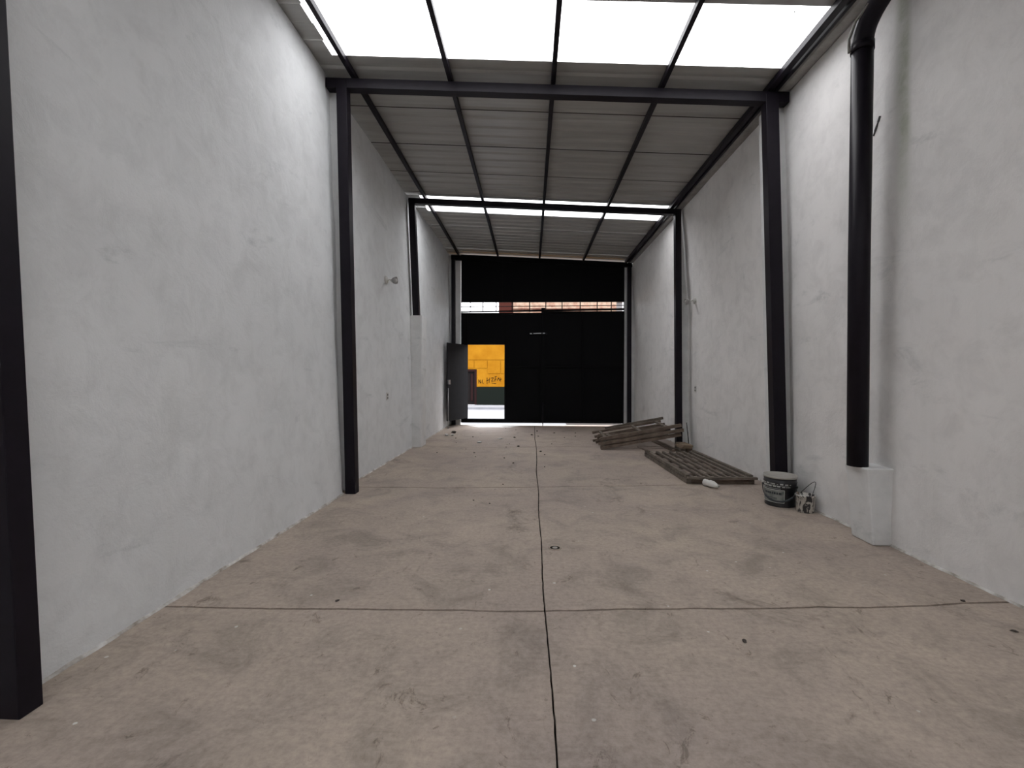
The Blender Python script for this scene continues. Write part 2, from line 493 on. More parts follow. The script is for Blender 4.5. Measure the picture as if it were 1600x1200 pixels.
pier(2.66, 3.0, 4.985, 5.14, 4.20, wall_right, 2.52, 2.9)
pier(2.68, 3.0, 8.28, 8.42, 4.2, wall_right, 2.62, 2.9)
# uneven plaster edge left on the slab at the foot of each wall
def foot(fx, side, par):
    mb = MB(); ys = [YB + .2 + (11.9 - YB - .2) * k / 420 for k in range(421)]; vs = []
    for y in ys:
        x = fx(y, 0)
        w = .010 + .022 * max(0, noise.noise(Vector((y * 3.3, 3, side)))) + .008 * abs(noise.noise(Vector((y * 17, 8, side))))
        h = .010 + .012 * abs(noise.noise(Vector((y * 6, 1, side))))
        vs += [(x + side * .03, y, .0), (x + side * .03, y, h + .01), (x - side * w * .4, y, h), (x - side * w, y, .0005)]
    fs = [(4 * k + j, 4 * k + 4 + j, 4 * k + 5 + j, 4 * k + 1 + j) for k in range(420) for j in range(3)]
    mb.add(vs, fs, True)
    mb.build('plaster_edge', M_EDGE, par)
foot(left_x, -1, wall_left); foot(right_x, 1, wall_right)
# chipped gouge high on the right wall
mb = MB()
for k in range(4):
    y, z = 3.74 - k * .016, 3.24 + k * .028
    x = right_x(y, z)
    mb.bar((x - .002, y, z), (x - .002, y - .02, z + .036), .012, .008 + .006 * (k % 2))
mb.build('gouge', M_HOLE, wall_right)

# front wall jambs either side of the gate
w = MB()
w.box(-2.62, -1.885, 12.03, YF, 0, 4.575)
w.box(2.465, 3.2, 12.03, YF, 0, 4.33)
w = w.build('wall_front', M_PIER); w['kind'] = 'structure'

# ------------------------------------------------------------------ roof
ceiling = bpy.data.objects.new('ceiling', None); COL.objects.link(ceiling); ceiling['kind'] = 'structure'
P = .87
def sheet(k):
    y0 = 3.74 + P * k
    sky = k % 5 == 0
    prof = []
    for r in range(4):
        b = y0 + r * P / 4
        prof += [(b, 0), (b + .11, 0), (b + .135, .016), (b + .175, .016), (b + P / 4 - .012, 0)]
    prof.append((y0 + P + (.13 if k == 4 else .125 if k == -1 else .03), 0))
    dz = .0 if k % 2 else .009
    xs = [-2.06 if sky else -2.52, -1.0, .3, 1.6, 2.60]
    th = .0025
    n = len(prof); vs = []
    for x in xs:
        vs += [(x, y, sheet_z(x) + z + dz) for y, z in prof]
    for x in xs:
        vs += [(x, y, sheet_z(x) + z + dz + th) for y, z in prof]
    m = len(xs) * n; fs = []
    for a in range(len(xs) - 1):
        for b in range(n - 1):
            fs.append((a * n + b, a * n + b + 1, (a + 1) * n + b + 1, (a + 1) * n + b))
            fs.append((m + a * n + b, m + (a + 1) * n + b, m + (a + 1) * n + b + 1, m + a * n + b + 1))
    for a in range(len(xs) - 1):
        fs.append((a * n, (a + 1) * n, m + (a + 1) * n, m + a * n))
        fs.append((a * n + n - 1, m + a * n + n - 1, m + (a + 1) * n + n - 1, (a + 1) * n + n - 1))
    for b in range(n - 1):
        fs.append((b, m + b, m + b + 1, b + 1))
        e = (len(xs) - 1) * n
        fs.append((e + b, e + b + 1, m + e + b + 1, m + e + b))
    mb = MB()
    if sky:      # a single skin keeps the translucent sheet simple
        fs = [f for f in fs if max(f) < m]
        vs = vs[:m]
    mb.add(vs, fs)
    o = mb.build('skylight_sheet' if sky else 'roof_sheet', M_SKY if sky else M_ROOF, ceiling)
    if sky: o['label'] = 'milky translucent roof sheet'
for k in range(-11, 10): sheet(k)
# dark strips painting in the shadow gap where one sheet ends under the next
for k in range(-10, 10):
    if k % 5 in (0, 1): continue
    y = 3.74 + P * k
    MB().hexa([(-2.5, y - .007, sheet_z(-2.5) - .0016), (2.58, y - .007, sheet_z(2.58) - .0016), (2.58, y + .007, sheet_z(2.58) - .0016), (-2.5, y + .007, sheet_z(-2.5) - .0016)],
              [(-2.5, y - .007, sheet_z(-2.5) + .002), (2.58, y - .007, sheet_z(2.58) + .002), (2.58, y + .007, sheet_z(2.58) + .002), (-2.5, y + .007, sheet_z(-2.5) + .002)]).build('lap_shadow', M_SUB, ceiling)
# opaque strips closing each translucent bay against the left wall
for k in (-10, -5, 0, 5):
    y0 = 3.74 + P * k; mb = MB()
    for r in range(4):
        a = y0 + r * P / 4 + (.06 if k == 5 and r == 0 else 0); b = y0 + (r + 1) * P / 4 + .006 + (.03 if r == 3 else 0)
        dx = .012 * (r % 2)
        mb.hexa([(-2.52, a, sheet_z(-2.52) - .012), (-2.05 - dx, a, sheet_z(-2.05) - .012), (-2.05 - dx, b, sheet_z(-2.05) - .006), (-2.52, b, sheet_z(-2.52) - .006)],
                [(-2.52, a, sheet_z(-2.52) - .009), (-2.05 - dx, a, sheet_z(-2.05) - .009), (-2.05 - dx, b, sheet_z(-2.05) - .003), (-2.52, b, sheet_z(-2.52) - .003)])
    mb.build('edge_flashing', M_ROOF, ceiling)

PX = [-1.94, -.88, .23, 1.385, 2.50]
names = ['black steel purlin nearest the left wall, under the roof sheets',
         'black steel purlin second from the left wall, under the roof sheets',
         'black steel purlin along the middle of the roof, above the gate centre',
         'black steel purlin second from the right wall, under the roof sheets',
         'thick black steel purlin beside the gutter along the right wall']
for x, lb in zip(PX, names):
    hw = .024 if x < 2.4 else .032
    zb, zt = beam_top(x) + .0025, beam_top(x) + .066
    mb = MB(); mb.box(x - hw, x + hw, YB + .02, 11.98, zb, zt)
    root = mb.build('purlin', M_STEEL, bevel=.003)
    tag(root, lb, 'roof beam', 'purlins running along the roof')

# gutter along the right wall
gt = thing('gutter', 'grey metal gutter along the top of the right wall', 'gutter')
mb = MB(); pr = [(2.585, 4.372), (2.585, 4.33), (2.61, 4.304), (2.69, 4.304), (2.725, 4.325), (2.725, 4.372)]
ys = [YB + .02, 11.98]
vs = [(x, y, z) for y in ys for x, z in pr] + [(x + (.003 if x > 2.65 else -.003), y, z - .003) for y in ys for x, z in pr]
n = len(pr); fs = []
for b in range(n - 1):
    fs += [(b, b + 1, n + b + 1, n + b), (2 * n + b, 3 * n + b, 3 * n + b + 1, 2 * n + b + 1)]
fs += [(0, n, 3 * n, 2 * n), (n - 1, 3 * n - 1, 4 * n - 1, 2 * n - 1)]
mb.add(vs, fs); mb.build('channel', M_GALV, gt)
mb = MB(); mb.box(2.552, 2.581, YB + .02, 11.98, 4.304, 4.366); mb.build('edge_rail', M_STEEL, gt)['label'] = 'black edge rail'

# ------------------------------------------------------------------ portal frames
def portal(y, depth, label, lb, lt, rb, rt, wl, wr, zl=0, zr=0, bh=.105, xe=(-2.25, 2.70)):
    t = thing('portal_frame', label, 'steel frame', (0, y, 0), group='black portal frames across the room')
    def colm(b, tp, w, z0):
        ztop = beam_top(tp) - .02
        mb = MB()
        mb.hexa([(b - w / 2, 0, z0), (b + w / 2, 0, z0), (b + w / 2, depth, z0), (b - w / 2, depth, z0)],
                [(tp - w / 2, 0, ztop), (tp + w / 2, 0, ztop), (tp + w / 2, depth, ztop), (tp - w / 2, depth, ztop)])
        mb.build('column', M_STEEL, t, bevel=.004)
    colm(lb, lt, wl, zl); colm(rb, rt, wr, zr)
    x0, x1 = xe
    mb = MB(); e = .004
    mb.hexa([(x0, e, beam_top(x0) - bh), (x1, e, beam_top(x1) - bh), (x1, depth - e, beam_top(x1) - bh), (x0, depth - e, beam_top(x0) - bh)],
            [(x0, e, beam_top(x0)), (x1, e, beam_top(x1)), (x1, depth - e, beam_top(x1)), (x0, depth - e, beam_top(x0))])
    mb.build('beam', M_STEEL, t, bevel=.003)
    return t
portal(1.59, .085, 'black steel frame nearest the camera, only its left column in view', -1.985, -2.17, 2.66, 2.58, .13, .13)
portal(4.85, .11, 'black steel frame crossing the room just past the big skylight', -1.985, -2.075, 2.675, 2.52, .115, .13)
portal(8.13, .11, 'black steel frame farther back, its left column standing on a plaster pier', -2.10, -2.185, 2.675, 2.615, .115, .105, zl=2.42, xe=(-2.24, 2.67), bh=.095)

# ------------------------------------------------------------------ downpipe
dp = thing('downpipe', 'black downpipe on the right wall ending on a plaster block', 'pipe', (0, 0, 0))
pb, pt = Vector((2.612, 3.68, .60)), Vector((2.545, 3.60, 3.86))
MB().tube([pb, pb.lerp(pt, .5) + Vector((-.006, 0, 0)), pt], .0715, 28).build('pipe', M_STEEL, dp)
MB().tube([pt - Vector((0, 0, .05)), pt + Vector((0, 0, .012))], .0765, 28).build('collar', M_STEEL, dp)
mb = MB(); pts = []
c0, c1, c2 = pt + Vector((0, 0, -.01)), pt + Vector((.0, .02, .26)), Vector((2.652, 3.16, 4.25))
for k in range(15):
    t = k / 14
    pts.append(c0 * (1 - t) ** 2 + c1 * 2 * t * (1 - t) + c2 * t * t)
mb.tube(pts, .071, 28); mb.build('elbow', M_STEEL, dp)
mb = MB(); a = pt + Vector((-.085, .02, -.04))
mb.tube([a, a + Vector((-.004, 0, .10)), a + Vector((.01, -.05, .20)), a + Vector((.05, -.13, .27))], .011, 8)
mb.build('tie', M_GALV, dp)

# ------------------------------------------------------------------ gate
gate = thing('gate', 'wide black sheet metal gate closing the far end of the room', 'gate', (0, 0, 0))
GX0, GX1, GC = -1.868, 2.468, .33
def gbox(name, x0, x1, z0, z1, y0=YG - .02, y1=YG + .02, m=M_GATE, par=None, bev=0):
    return MB().box(x0, x1, y0, y1, z0, z1).build(name, m, par or gate, bevel=bev)
# posts and header
MB().hexa([(-2.115, 11.93, 0), (-2.015, 11.93, 0), (-2.015, 12.03, 0), (-2.115, 12.03, 0)],
          [(-2.125, 11.93, 4.50), (-2.03, 11.93, 4.50), (-2.03, 12.03, 4.50), (-2.125, 12.03, 4.50)]).build('post', M_STEEL, gate)
MB().hexa([(2.56, 11.93, 0), (2.665, 11.93, 0), (2.665, 12.03, 0), (2.56, 12.03, 0)],
          [(2.535, 11.93, 4.30), (2.64, 11.93, 4.30), (2.64, 12.03, 4.30), (2.535, 12.03, 4.30)]).build('post', M_STEEL, gate)
MB().hexa([(-2.13, 11.93, 4.43), (2.66, 11.93, 4.20), (2.66, 12.03, 4.20), (-2.13, 12.03, 4.43)],
          [(-2.13, 11.93, 4.555), (2.66, 11.93, 4.292), (2.66, 12.03, 4.292), (-2.13, 12.03, 4.555)]).build('header', M_GATE, gate)
# fixed panels above the slot
for x0, x1 in ((GX0, -.78), (-.78, .32), (.32, 1.39), (1.39, GX1)):
    MB().hexa([(x0, YG - .01, 3.30), (x1, YG - .01, 3.30), (x1, YG + .012, 3.30), (x0, YG + .012, 3.30)],
              [(x0, YG - .01, beam_top(x0) + .03), (x1, YG - .01, beam_top(x1) + .03), (x1, YG + .012, beam_top(x1) + .03), (x0, YG + .012, beam_top(x0) + .03)]).build('upper_panel', M_GATE, gate)
for x in (-.78, .32, 1.39): gbox('panel_batten', x - .02, x + .02, 3.335, beam_top(x) - .13, YG - .03, YG - .012)
gbox('slot_rail', GX0, GX1, 3.295, 3.335, YG - .03, YG + .03)
MB().hexa([(GX0, YG - .025, 3.022), (GX1, YG - .025, 3.075), (GX1, YG + .025, 3.075), (GX0, YG + .025, 3.022)],
          [(GX0, YG - .025, 3.055), (GX1, YG - .025, 3.125), (GX1, YG + .025, 3.125), (GX0, YG + .025, 3.060)]).build('slot_rail', M_GATE, gate)
for x in (-1.62, -1.28, -.93, -.50, -.03, .40, .83, 1.31, 1.76, 2.13):
    MB().tube([(x, YG, 3.03), (x, YG, 3.32)], .013, 8).build('slot_bar', M_GATE, gate)
MB().tube([(GX0, YG - .015, 3.175), (GX1, YG - .015, 3.20)], .010, 8).build('slot_bar', M_GATE, gate)
gbox('slot_rail', GC - .05, GC + .05, 2.96, 3.14, YG - .03, YG + .03)
# leaves: each a parent part with its sheet, frame tubes and bottom rail
DX0, DX1, DZ0, DZ1 = -1.69, -.70, .175, 2.16
LT = 3.011
left = MB()
left.box(GX0, DX0, YG - .008, YG + .012, .07, LT).box(DX1, GC - .006, YG - .008, YG + .012, .07, LT)
left.box(DX0, DX1, YG - .008, YG + .012, DZ1, LT).box(DX0, DX1, YG - .008, YG + .012, .07, DZ0)
left = left.build('gate_leaf', M_GATE, gate)
right = MB().box(GC + .006, GX1, YG - .008, YG + .012, .07, 3.045).build('gate_leaf', M_GATE, gate)
def tubes(par, rects):
    for x0, x1, z0, z1 in rects:
        MB().box(x0, x1, YG - .042, YG - .009, z0, z1).build('frame_tube', M_GATE, par, bevel=.003)
tubes(left, [(GX0, GX0 + .05, .07, LT), (GC - .076, GC - .024, .07, LT), (GX0 + .05, DX0 - .04, LT - .05, LT), (DX0 - .04, GC - .056, LT - .05, LT),
             (GX0 + .05, GC - .056, .07, .12), (DX1 + .002, DX1 + .042, .12, LT - .05), (DX0 - .042, DX0 - .002, .12, LT - .05),
             (DX0, DX1, DZ1 + .002, DZ1 + .042), (DX0, DX1, DZ0 - .045, DZ0), (DX1 + .045, GC - .06, 1.55, 1.59)])
tubes(right, [(GC - .022, GC + .056, .07, 3.045), (GX1 - .05, GX1, .07, 3.045), (GC + .056, GX1 - .05, 3.0, 3.045), (GC + .056, GX1 - .05, .07, .12),
              (1.37, 1.41, .12, 3.0), (GC + .056, 1.37, 1.55, 1.59), (1.41, GX1 - .05, 1.55, 1.59)])
MB().bar((-.02, YG - .06, 2.452), (.38, YG - .06, 2.462), .02, .022).build('bolt', M_BOLT, gate)
for x in (.05, .30, .42): MB().box(x - .02, x + .02, YG - .075, YG - .008, 2.43, 2.48).build('bolt_keeper', M_LEAF, gate)
MB().tube([(GC, YG - .055, .0), (GC, YG - .055, .62)], .011, 8).build('upright_rod', M_STEEL, gate)  # drop bolt where the two leaves meet
# wicket door swung into the room
dr = bpy.data.objects.new('wicket_door', None); COL.objects.link(dr); dr.parent = gate
dr.location = (DX0 + .004, YG - .03, 0); dr.rotation_euler = (0, 0, radians(180 + 66.5)); dr['label'] = 'charcoal wicket door standing open'
W = .97
MB().box(0, W, -.006, .006, .19, 2.15).build('door_sheet', M_LEAF, dr)
for nm, q in (('door_stile', (0, .04, .19, 2.15)), ('door_stile', (W - .04, W, .19, 2.15)), ('door_rail', (.04, W - .04, .19, .23)), ('door_rail', (.04, W - .04, 2.11, 2.15)), ('door_rail', (.04, W - .04, 1.12, 1.155))):
    MB().box(q[0], q[1], -.022, -.0065, q[2], q[3]).build(nm, M_LEAF, dr, bevel=.002)
MB().tube([(W - .02, .012, .0), (W - .02, .014, 1.02)], .010, 8).build('upright_rod', M_BOLT, dr)  # bright rod stands in for the strip of light at the leaf edge
MB().box(W - .07, W - .005, .007, .05, 1.11, 1.22).build('lock', M_BOLT, dr)

# light strip and patch under the gate, painted as a pale sheet
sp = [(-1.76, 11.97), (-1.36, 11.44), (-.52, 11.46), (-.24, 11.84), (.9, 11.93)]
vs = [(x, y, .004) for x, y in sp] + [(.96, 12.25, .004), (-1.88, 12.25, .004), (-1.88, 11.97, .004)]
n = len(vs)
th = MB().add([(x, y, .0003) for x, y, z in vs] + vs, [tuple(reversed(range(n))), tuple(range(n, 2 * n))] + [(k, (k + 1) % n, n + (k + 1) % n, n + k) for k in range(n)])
th.build('gate_light_patch', M_GATELIGHT, floor)

# ------------------------------------------------------------------ lamps and sockets
def lamp(loc, side, label, tilt):
    t = thing('wall_lamp', label, 'lamp', loc, group='wall lamps')
    Mx = Matrix.Rotation(side * pi / 2, 4, 'Y')
    MB().lathe([(0, -.012), (.058, -.012), (.060, .006), (.052, .016), (.03, .021), (.018, .024), (0, .024)], 28, Mx).build('mount_plate', M_WHITE, t)
    s = side
    el = Vector((s * .085, -.006, -.012 - tilt))
    MB().tube([(s * .018, 0, -.008), (s * .05, 0, .004 - tilt * .3), el], .0125, 12).build('arm', M_WHITE, t)
    d = Vector((s, -.10, .04 - tilt * 2)).normalized()
    R = d.to_track_quat('Z', 'Y').to_matrix().to_4x4()
    Mt = Matrix.Translation(el) @ R
    MB().lathe([(.014, -.012), (.026, -.004), (.030, .012), (.030, .02)], 24, Mt).build('lamp_holder', M_WHITE, t)
    MB().lathe([(.030, .012), (.044, .028), (.053, .052), (.053, .082), (.049, .084), (.049, .054), (.040, .032), (.02, .02)], 28, Mt).build('lamp_shade', M_GLASS, t)
    MB().lathe([(.0, .085), (.022, .082), (.028, .064), (.022, .045), (.013, .028), (.013, .015)], 20, Mt).build('bulb', M_WHITE, t)
lamp((left_x(6.74, 2.76) + .010, 6.74, 2.765), 1, 'small wall lamp with frosted shade high on the left wall', 0)
lamp((right_x(7.85, 2.62) - .010, 7.85, 2.625), -1, 'small wall lamp with frosted shade high on the right wall', .012)
def socket(loc, side, label):
    t = thing('wall_socket', label, 'socket', loc, group='wall sockets')
    x = 0 if side > 0 else -.012
    MB().box(x, x + .012, -.035, .035, -.058, .058).build('plate', M_WHITE, t, bevel=.003)
    for z in (.024, -.024):
        MB().box(x - .001 if side < 0 else x + .009, x + .003 if side < 0 else x + .013, -.020, .020, z - .016, z + .016).build('outlet', M_HOLE, t)
socket((left_x(6.70, .99) + .001, 6.70, 1.0), 1, 'small white wall socket low on the left wall')
socket((right_x(7.90, 1.10) - .001, 7.90, 1.10), -1, 'small white wall socket low on the right wall')

# ------------------------------------------------------------------ timber by the right wall
def jit(s=1): return (random.random() - .5) * 2 * s
def plank(name, m, par, a, b, w, h):
    a, b = Vector(a), Vector(b)
    mb = MB(); n = 6; vs = []
    d = (b - a).normalized(); s = d.cross(Vector((0, 0, 1))).normalized(); u = s.cross(d)
    for k in range(n + 1):
        p = a.lerp(b, k / n)
        ww, hh = w * (1 + jit(.06)) / 2, h * (1 + jit(.05)) / 2
        vs += [p + s * i * ww + u * j * hh for i, j in ((-1, -1), (1, -1), (1, 1), (-1, 1))]
    fs = [(4 * k + j, 4 * k + 4 + j, 4 * k + 4 + (j + 1) % 4, 4 * k + (j + 1) % 4) for k in range(n) for j in range(4)] + [(0, 1, 2, 3), (4 * n + 3, 4 * n + 2, 4 * n + 1, 4 * n)]
    mb.add(vs, fs)
    return mb.build(name, m, par)
# slatted frame lying flat
sf = thing('slatted_frame', 'flat slatted wooden frame lying on the floor beside the bucket', 'wooden frame', (2.305, 6.50, 0), (0, 0, radians(.8)))
LY, WX = .955, .41
for s in (-1, 1):
    plank('side_rail', M_WOODG, sf, (s * (WX - .03), -LY, .030), (s * (WX - .03), LY, .030), .06, .055)
    plank('side_rail', M_WOODG, sf, (s * (WX - .025), -LY + .03, .086), (s * (WX - .025), LY, .088), .045, .042)
for y in (-LY + .03, LY - .03):
    plank('end_rail', M_WOOD, sf, (-WX + .064, y, .030), (WX - .064, y, .030), .06, .052)
plank('end_rail', M_WOODG, sf, (-WX + .0, -LY - .026, .075), (WX + .02, -LY - .020, .078), .045, .028)
for y in (-.62, -.2, .25, .68):
    plank('cross_batten', M_WOOD, sf, (-WX + .07, y, .043), (WX - .07, y + .01, .043), .06, .028)
ns = 7
for k in range(ns):
    x = -WX + .085 + (2 * WX - .17) * k / (ns - 1)
    plank('slat', M_WOODG, sf, (x + jit(.006), -LY + .005, .073 + jit(.003)), (x + jit(.006), LY - .01, .073 + jit(.003)), .036, .026)
plank('stick', M_WOOD, sf, (-WX + .01, LY - .25, .118), (-WX - .06, LY + .22, .118), .018, .018)

# three heavier frames stacked and tilted against the board pile
def stack_frame(k, label):
    z = .028 + k * .080
    t = thing('timber_frame', label, 'wooden frame', (1.26, 8.06, z), (radians(0), -radians(10.5), radians(-3.5 + (2, 0, 2.6)[k])), 'rough timber frames stacked askew')
    Ln = 1.46 - (.03, 0, .02)[k]; Wd = 1.0
    plank('long_rail', M_WOOD, t, (0, .03, .0), (Ln, .03, .0), .060, .056)
    plank('long_rail', M_WOOD, t, (.02, .50, .0), (Ln - .16, .50, .0), .05, .044)
    plank('long_rail', M_WOOD, t, (-.03, Wd, .0), (Ln - .10, Wd, .0), .055, .046)
    if k < 2:  # unseen rails added to block light showing through the gaps
        plank('long_rail', M_WOOD, t, (.03, .26, .0), (Ln - .17, .26, .0), .06, .052)  # added unseen rail, blocks light in the gap
        plank('long_rail', M_WOOD, t, (.0, .76, .0), (Ln - .17, .76, .0), .06, .052)
    if k == 2:
        plank('long_rail', M_WOODG, t, (.25, Wd + .09, .03), (Ln - .02, Wd + .09, .034), .05, .05)
    for x in (.10, .19, .74, Ln - .22):
        if x == .19 and k != 2: continue
        plank('cross_rail', M_WOODG, t, (x, .066, -.002), (x + jit(.01), .47, -.002), .05, .032)
        if x != .19: plank('cross_rail', M_WOODG, t, (x + .02, .532, -.002), (x + .02 + jit(.01), Wd - .034, -.002), .045, .032)
    return t
stack_frame(0, 'rough timber frame at the bottom of the tilted stack')
stack_frame(1, 'rough timber frame in the middle of the tilted stack')
stack_frame(2, 'rough timber frame on top of the tilted stack, gate behind it')

# boards piled under the frames against the right wall
def board(label, x0, x1, y0, y1, z, w, h, m):
    o = plank('board', m, None, (x0, y0, z), (x1, y1, z), w, h)
    tag(o, label, 'board', 'boards piled by the right wall'); return o
board('dark board lying on the floor at the left of the board pile', 2.505, 2.47, 7.93, 9.35, .018, .05, .034, M_WOOD)
board('dark floor-level board beside the left one of the pile', 2.568, 2.53, 7.95, 9.32, .020, .055, .036, M_WOOD)
board('dark floor-level board in the middle of the board pile', 2.64, 2.63, 7.82, 8.11, .020, .06, .036, M_WOODG)
board('dark floor-level board of the pile closest to the right wall', 2.735, 2.73, 7.84, 8.11, .020, .06, .036, M_WOOD)
board('grey board in the middle layer of the board pile, left side', 2.63, 2.625, 7.80, 8.11, .060, .09, .040, M_WOODG)
board('grey board in the middle layer of the pile, touching the right wall side', 2.74, 2.735, 7.82, 8.11, .060, .09, .040, M_WOOD)
board('wider brown board just below the palest one on the pile', 2.685, 2.675, 7.77, 8.11, .097, .18, .030, M_WOODL)
board('short pale board lying on top of the board pile', 2.69, 2.675, 7.74, 8.11, .129, .17, .030, M_WOODL)
tag(MB().tube([(2.80, 8.00, 0), (2.79, 8.04, .25), (2.765, 8.05, .50)], .008, 8).build('rod', M_WIRE), 'thin dark rod leaning upright behind the board pile', 'rod')

# ------------------------------------------------------------------ bucket, pot and bottle
bk = thing('paint_bucket', 'large black paint bucket with grey lid at foot of column', 'bucket', (2.562, 4.69, 0))
A0 = -118.8
MB().lathe([(0, .0), (.134, .0), (.138, .006), (.139, .018), (.136, .022), (.148, .235), (.151, .24), (.151, .248), (.147, .252), (.148, .288)], 56).build('body', M_BLACK, bk)
MB().lathe([(.146, .285), (.154, .285), (.157, .291), (.157, .303), (.152, .309), (.143, .307), (.139, .296), (.0, .298)], 56).build('lid', M_LID, bk)
def rad(z): return .136 + (z - .022) * .0564
def cpatch(name, m, par, a0, a1, z0, z1, n=14):
    mb = MB(); vs = []
    for k in range(n + 1):
        a = radians(A0 + a0 + (a1 - a0) * k / n)
        for dr_, z in ((-.002, z0), (.0012, z0), (.0012, z1), (-.002, z1)):
            r = rad(z) + dr_; vs.append((r * cos(a), r * sin(a), z))
    fs = [(4 * k + j, 4 * k + 4 + j, 4 * k + 4 + (j + 1) % 4, 4 * k + (j + 1) % 4) for k in range(n) for j in range(4)]
    fs += [(0, 1, 2, 3), (4 * n + 3, 4 * n + 2, 4 * n + 1, 4 * n)]
    mb.add(vs, fs); return mb
cpatch('', 0, 0, -82, 16, .045, .175).build('label', M_LABEL, bk)
def offs(mb, d):
    mb.v = [((x * (1 + d)), (y * (1 + d)), z) for x, y, z in mb.v]; return mb
brd = MB()
for q in ((-82, 16, .172, .177), (-82, 16, .045, .049), (14.5, 16.5, .049, .172), (-75, 2, .187, .190), (-70, 30, .216, .2185)):
    s = offs(cpatch('', 0, 0, *q), .012); brd.add(s.v, s.f)
brd.build('printed_border', M_PRINT, bk)
pr = MB(); rr = random.Random(3)
for z in (.228, .204):
    a = -72
    while a < 38:
        wd = rr.choice([3, 5, 8, 11]); hh = rr.choice([.006, .010, .014])
        s = offs(cpatch('', 0, 0, a, a + wd, z, z + hh, 3), .010); pr.add(s.v, s.f); a += wd + rr.choice([2, 3, 6])
pr.build('printed_marks', M_PRINT, bk)
pr = MB(); a = -60
for wd in (9, 6, 8, 5, 7, 6, 9):
    s = offs(cpatch('', 0, 0, a, a + wd, .128, .150, 3), .012); pr.add(s.v, s.f); a += wd + 2.5
for z in (.09, .078):
    s = offs(cpatch('', 0, 0, -58, -10, z, z + .005, 6), .012); pr.add(s.v, s.f)
pr.build('label_lettering', M_DPRINT, bk)
mb = MB(); pts = []
for k in range(25):
    t = k / 24; a = radians(A0 - 78 + t * 146); r = .158 + .028 * sin(pi * t)
    pts.append((r * cos(a), r * sin(a), .205 - .135 * sin(pi * t) ** .8))
mb.tube(pts, .0055, 10); mb.build('bail_handle', M_WIRE, bk)
mb = MB().tube(pts[5:20], .010, 12); mb.build('handle_grip', M_DPRINT, bk)
for a in (A0 - 78, A0 + 68):
    a = radians(a); MB().tube([(.144 * cos(a), .144 * sin(a), .205), (.163 * cos(a), .163 * sin(a), .205)], .012, 12).build('handle_lug', M_BLACK, bk)

pot = thing('paint_pot', 'small white paint pot splashed with dark drips by the wall', 'pot', (2.672, 4.45, 0))
MB().lathe([(0, 0), (.070, 0), (.073, .005), (.082, .150), (.086, .152), (.087, .166), (.083, .169), (.080, .165), (.070, .03), (0, .03)], 44).build('body', M_SPLASH, pot)
MB().lathe([(0, .10), (.076, .10), (.076, .118), (0, .120)], 36).build('leftover_paint', M_DPRINT, pot)
pts = [(.095 * sin(pi * k / 14) * .95, -.088 + .176 * k / 14, .155 + .135 * sin(pi * k / 14)) for k in range(15)]
MB().tube(pts, .003, 8).build('wire_handle', M_WIRE, pot)
MB().tube([(-.05, -.03, .04), (-.065, .02, .19)], .008, 8).build('stir_stick', M_WOOD, pot)

d = Vector((.10, -.26, 0)).normalized()
bt = thing('plastic_bottle', 'crumpled whitish plastic bottle lying in front of slatted frame', 'bottle', (2.095, 5.47, .042), (0, 0, atan2(d.y, d.x)))
Mx = Matrix.Rotation(pi / 2, 4, 'Y')
mb = MB()
mb.lathe([(0, -.0), (.030, 0), (.040, .012), (.041, .05), (.033, .065), (.037, .08), (.041, .095), (.040, .15), (.030, .185), (.014, .205), (.013, .222), (0, .222)], 28, Mx)
for i, v in enumerate(mb.v):
    p = Vector(v); k = 1 + .16 * noise.noise(p * 38)
    mb.v[i] = (p.x, p.y * k, max(p.z * k, -.041))
mb.build('body', M_WHITE, bt)
MB().lathe([(.0, .208), (.0165, .208), (.0165, .228), (0, .228)], 20, Mx).build('cap', M_PRINT, bt)

# ring-shaped floor cap
fc = thing('floor_cap', 'small round pipe cap set in the floor right of the centre joint', 'cap', (.19, 3.40, 0))
MB().lathe([(.037, .0), (.040, .004), (.046, .004), (.050, .0)], 36).build('rim', M_CONC, fc)
MB().lathe([(.0, .0015), (.037, .0015), (.037, .0)], 36).build('groove', M_SUB, fc)
MB().lathe([(.0, .005), (.018, .004), (.021, .0)], 24).build('plug', M_LID, fc)

# ------------------------------------------------------------------ litter
def lump(p, r, m, name, seed, flat=.5):
    bm = bmesh.new(); bmesh.ops.create_icosphere(bm, subdivisions=2, radius=r)
    for v in bm.verts:
        k = 1 + .55 * noise.noise(v.co / r * 1.1 + Vector((seed, 0, 0)))
        v.co = Vector((v.co.x * k * 1.25, v.co.y * k, v.co.z * k * flat))
    lo = min(v.co.z for v in bm.verts)
    for v in bm.verts: v.co.z -= lo
    me = bpy.data.meshes.new(name); bm.to_mesh(me); bm.free(); me.materials.append(m)
    o = bpy.data.objects.new(name, me); COL.objects.link(o); o.location = (p.x, p.y, 0)
    o.rotation_euler = (0, 0, seed * 1.7)
    return o
crumbs = [(741, 708, 1.4), (743, 714, 1), (790, 670, 1), (806, 672, 1), (804, 684, 2), (831, 680, 2.2), (839, 674, 1.8), (841, 682, 1.3), (866, 677, 1.6), (882, 684, 1.3),
          (899, 677, 1.4), (899, 682, 1.2), (810, 698, 2), (791, 699, 1.1), (796, 694, .9), (845, 706, 1.7), (851, 711, 1.2), (788, 716, 1.2), (802, 724, 1.4), (739, 683, 1.2),
          (712, 685, 1.2), (713, 692, .9), (851, 730, .9), (683, 708, 1.2), (740, 782, .8), (765, 787, .8), (728, 702, .9), (935, 690, 1), (786, 757, .9), (862, 694, .9)]
for i, (x, y, s) in enumerate(crumbs):
    p = onfloor(x, y)
    tag(lump(p, .0105 * s, M_CRUMB, 'crumb', i * 1.37), 'small dark crumb of dirt scattered on the floor towards the gate', 'crumb', 'dark crumbs on the far floor')
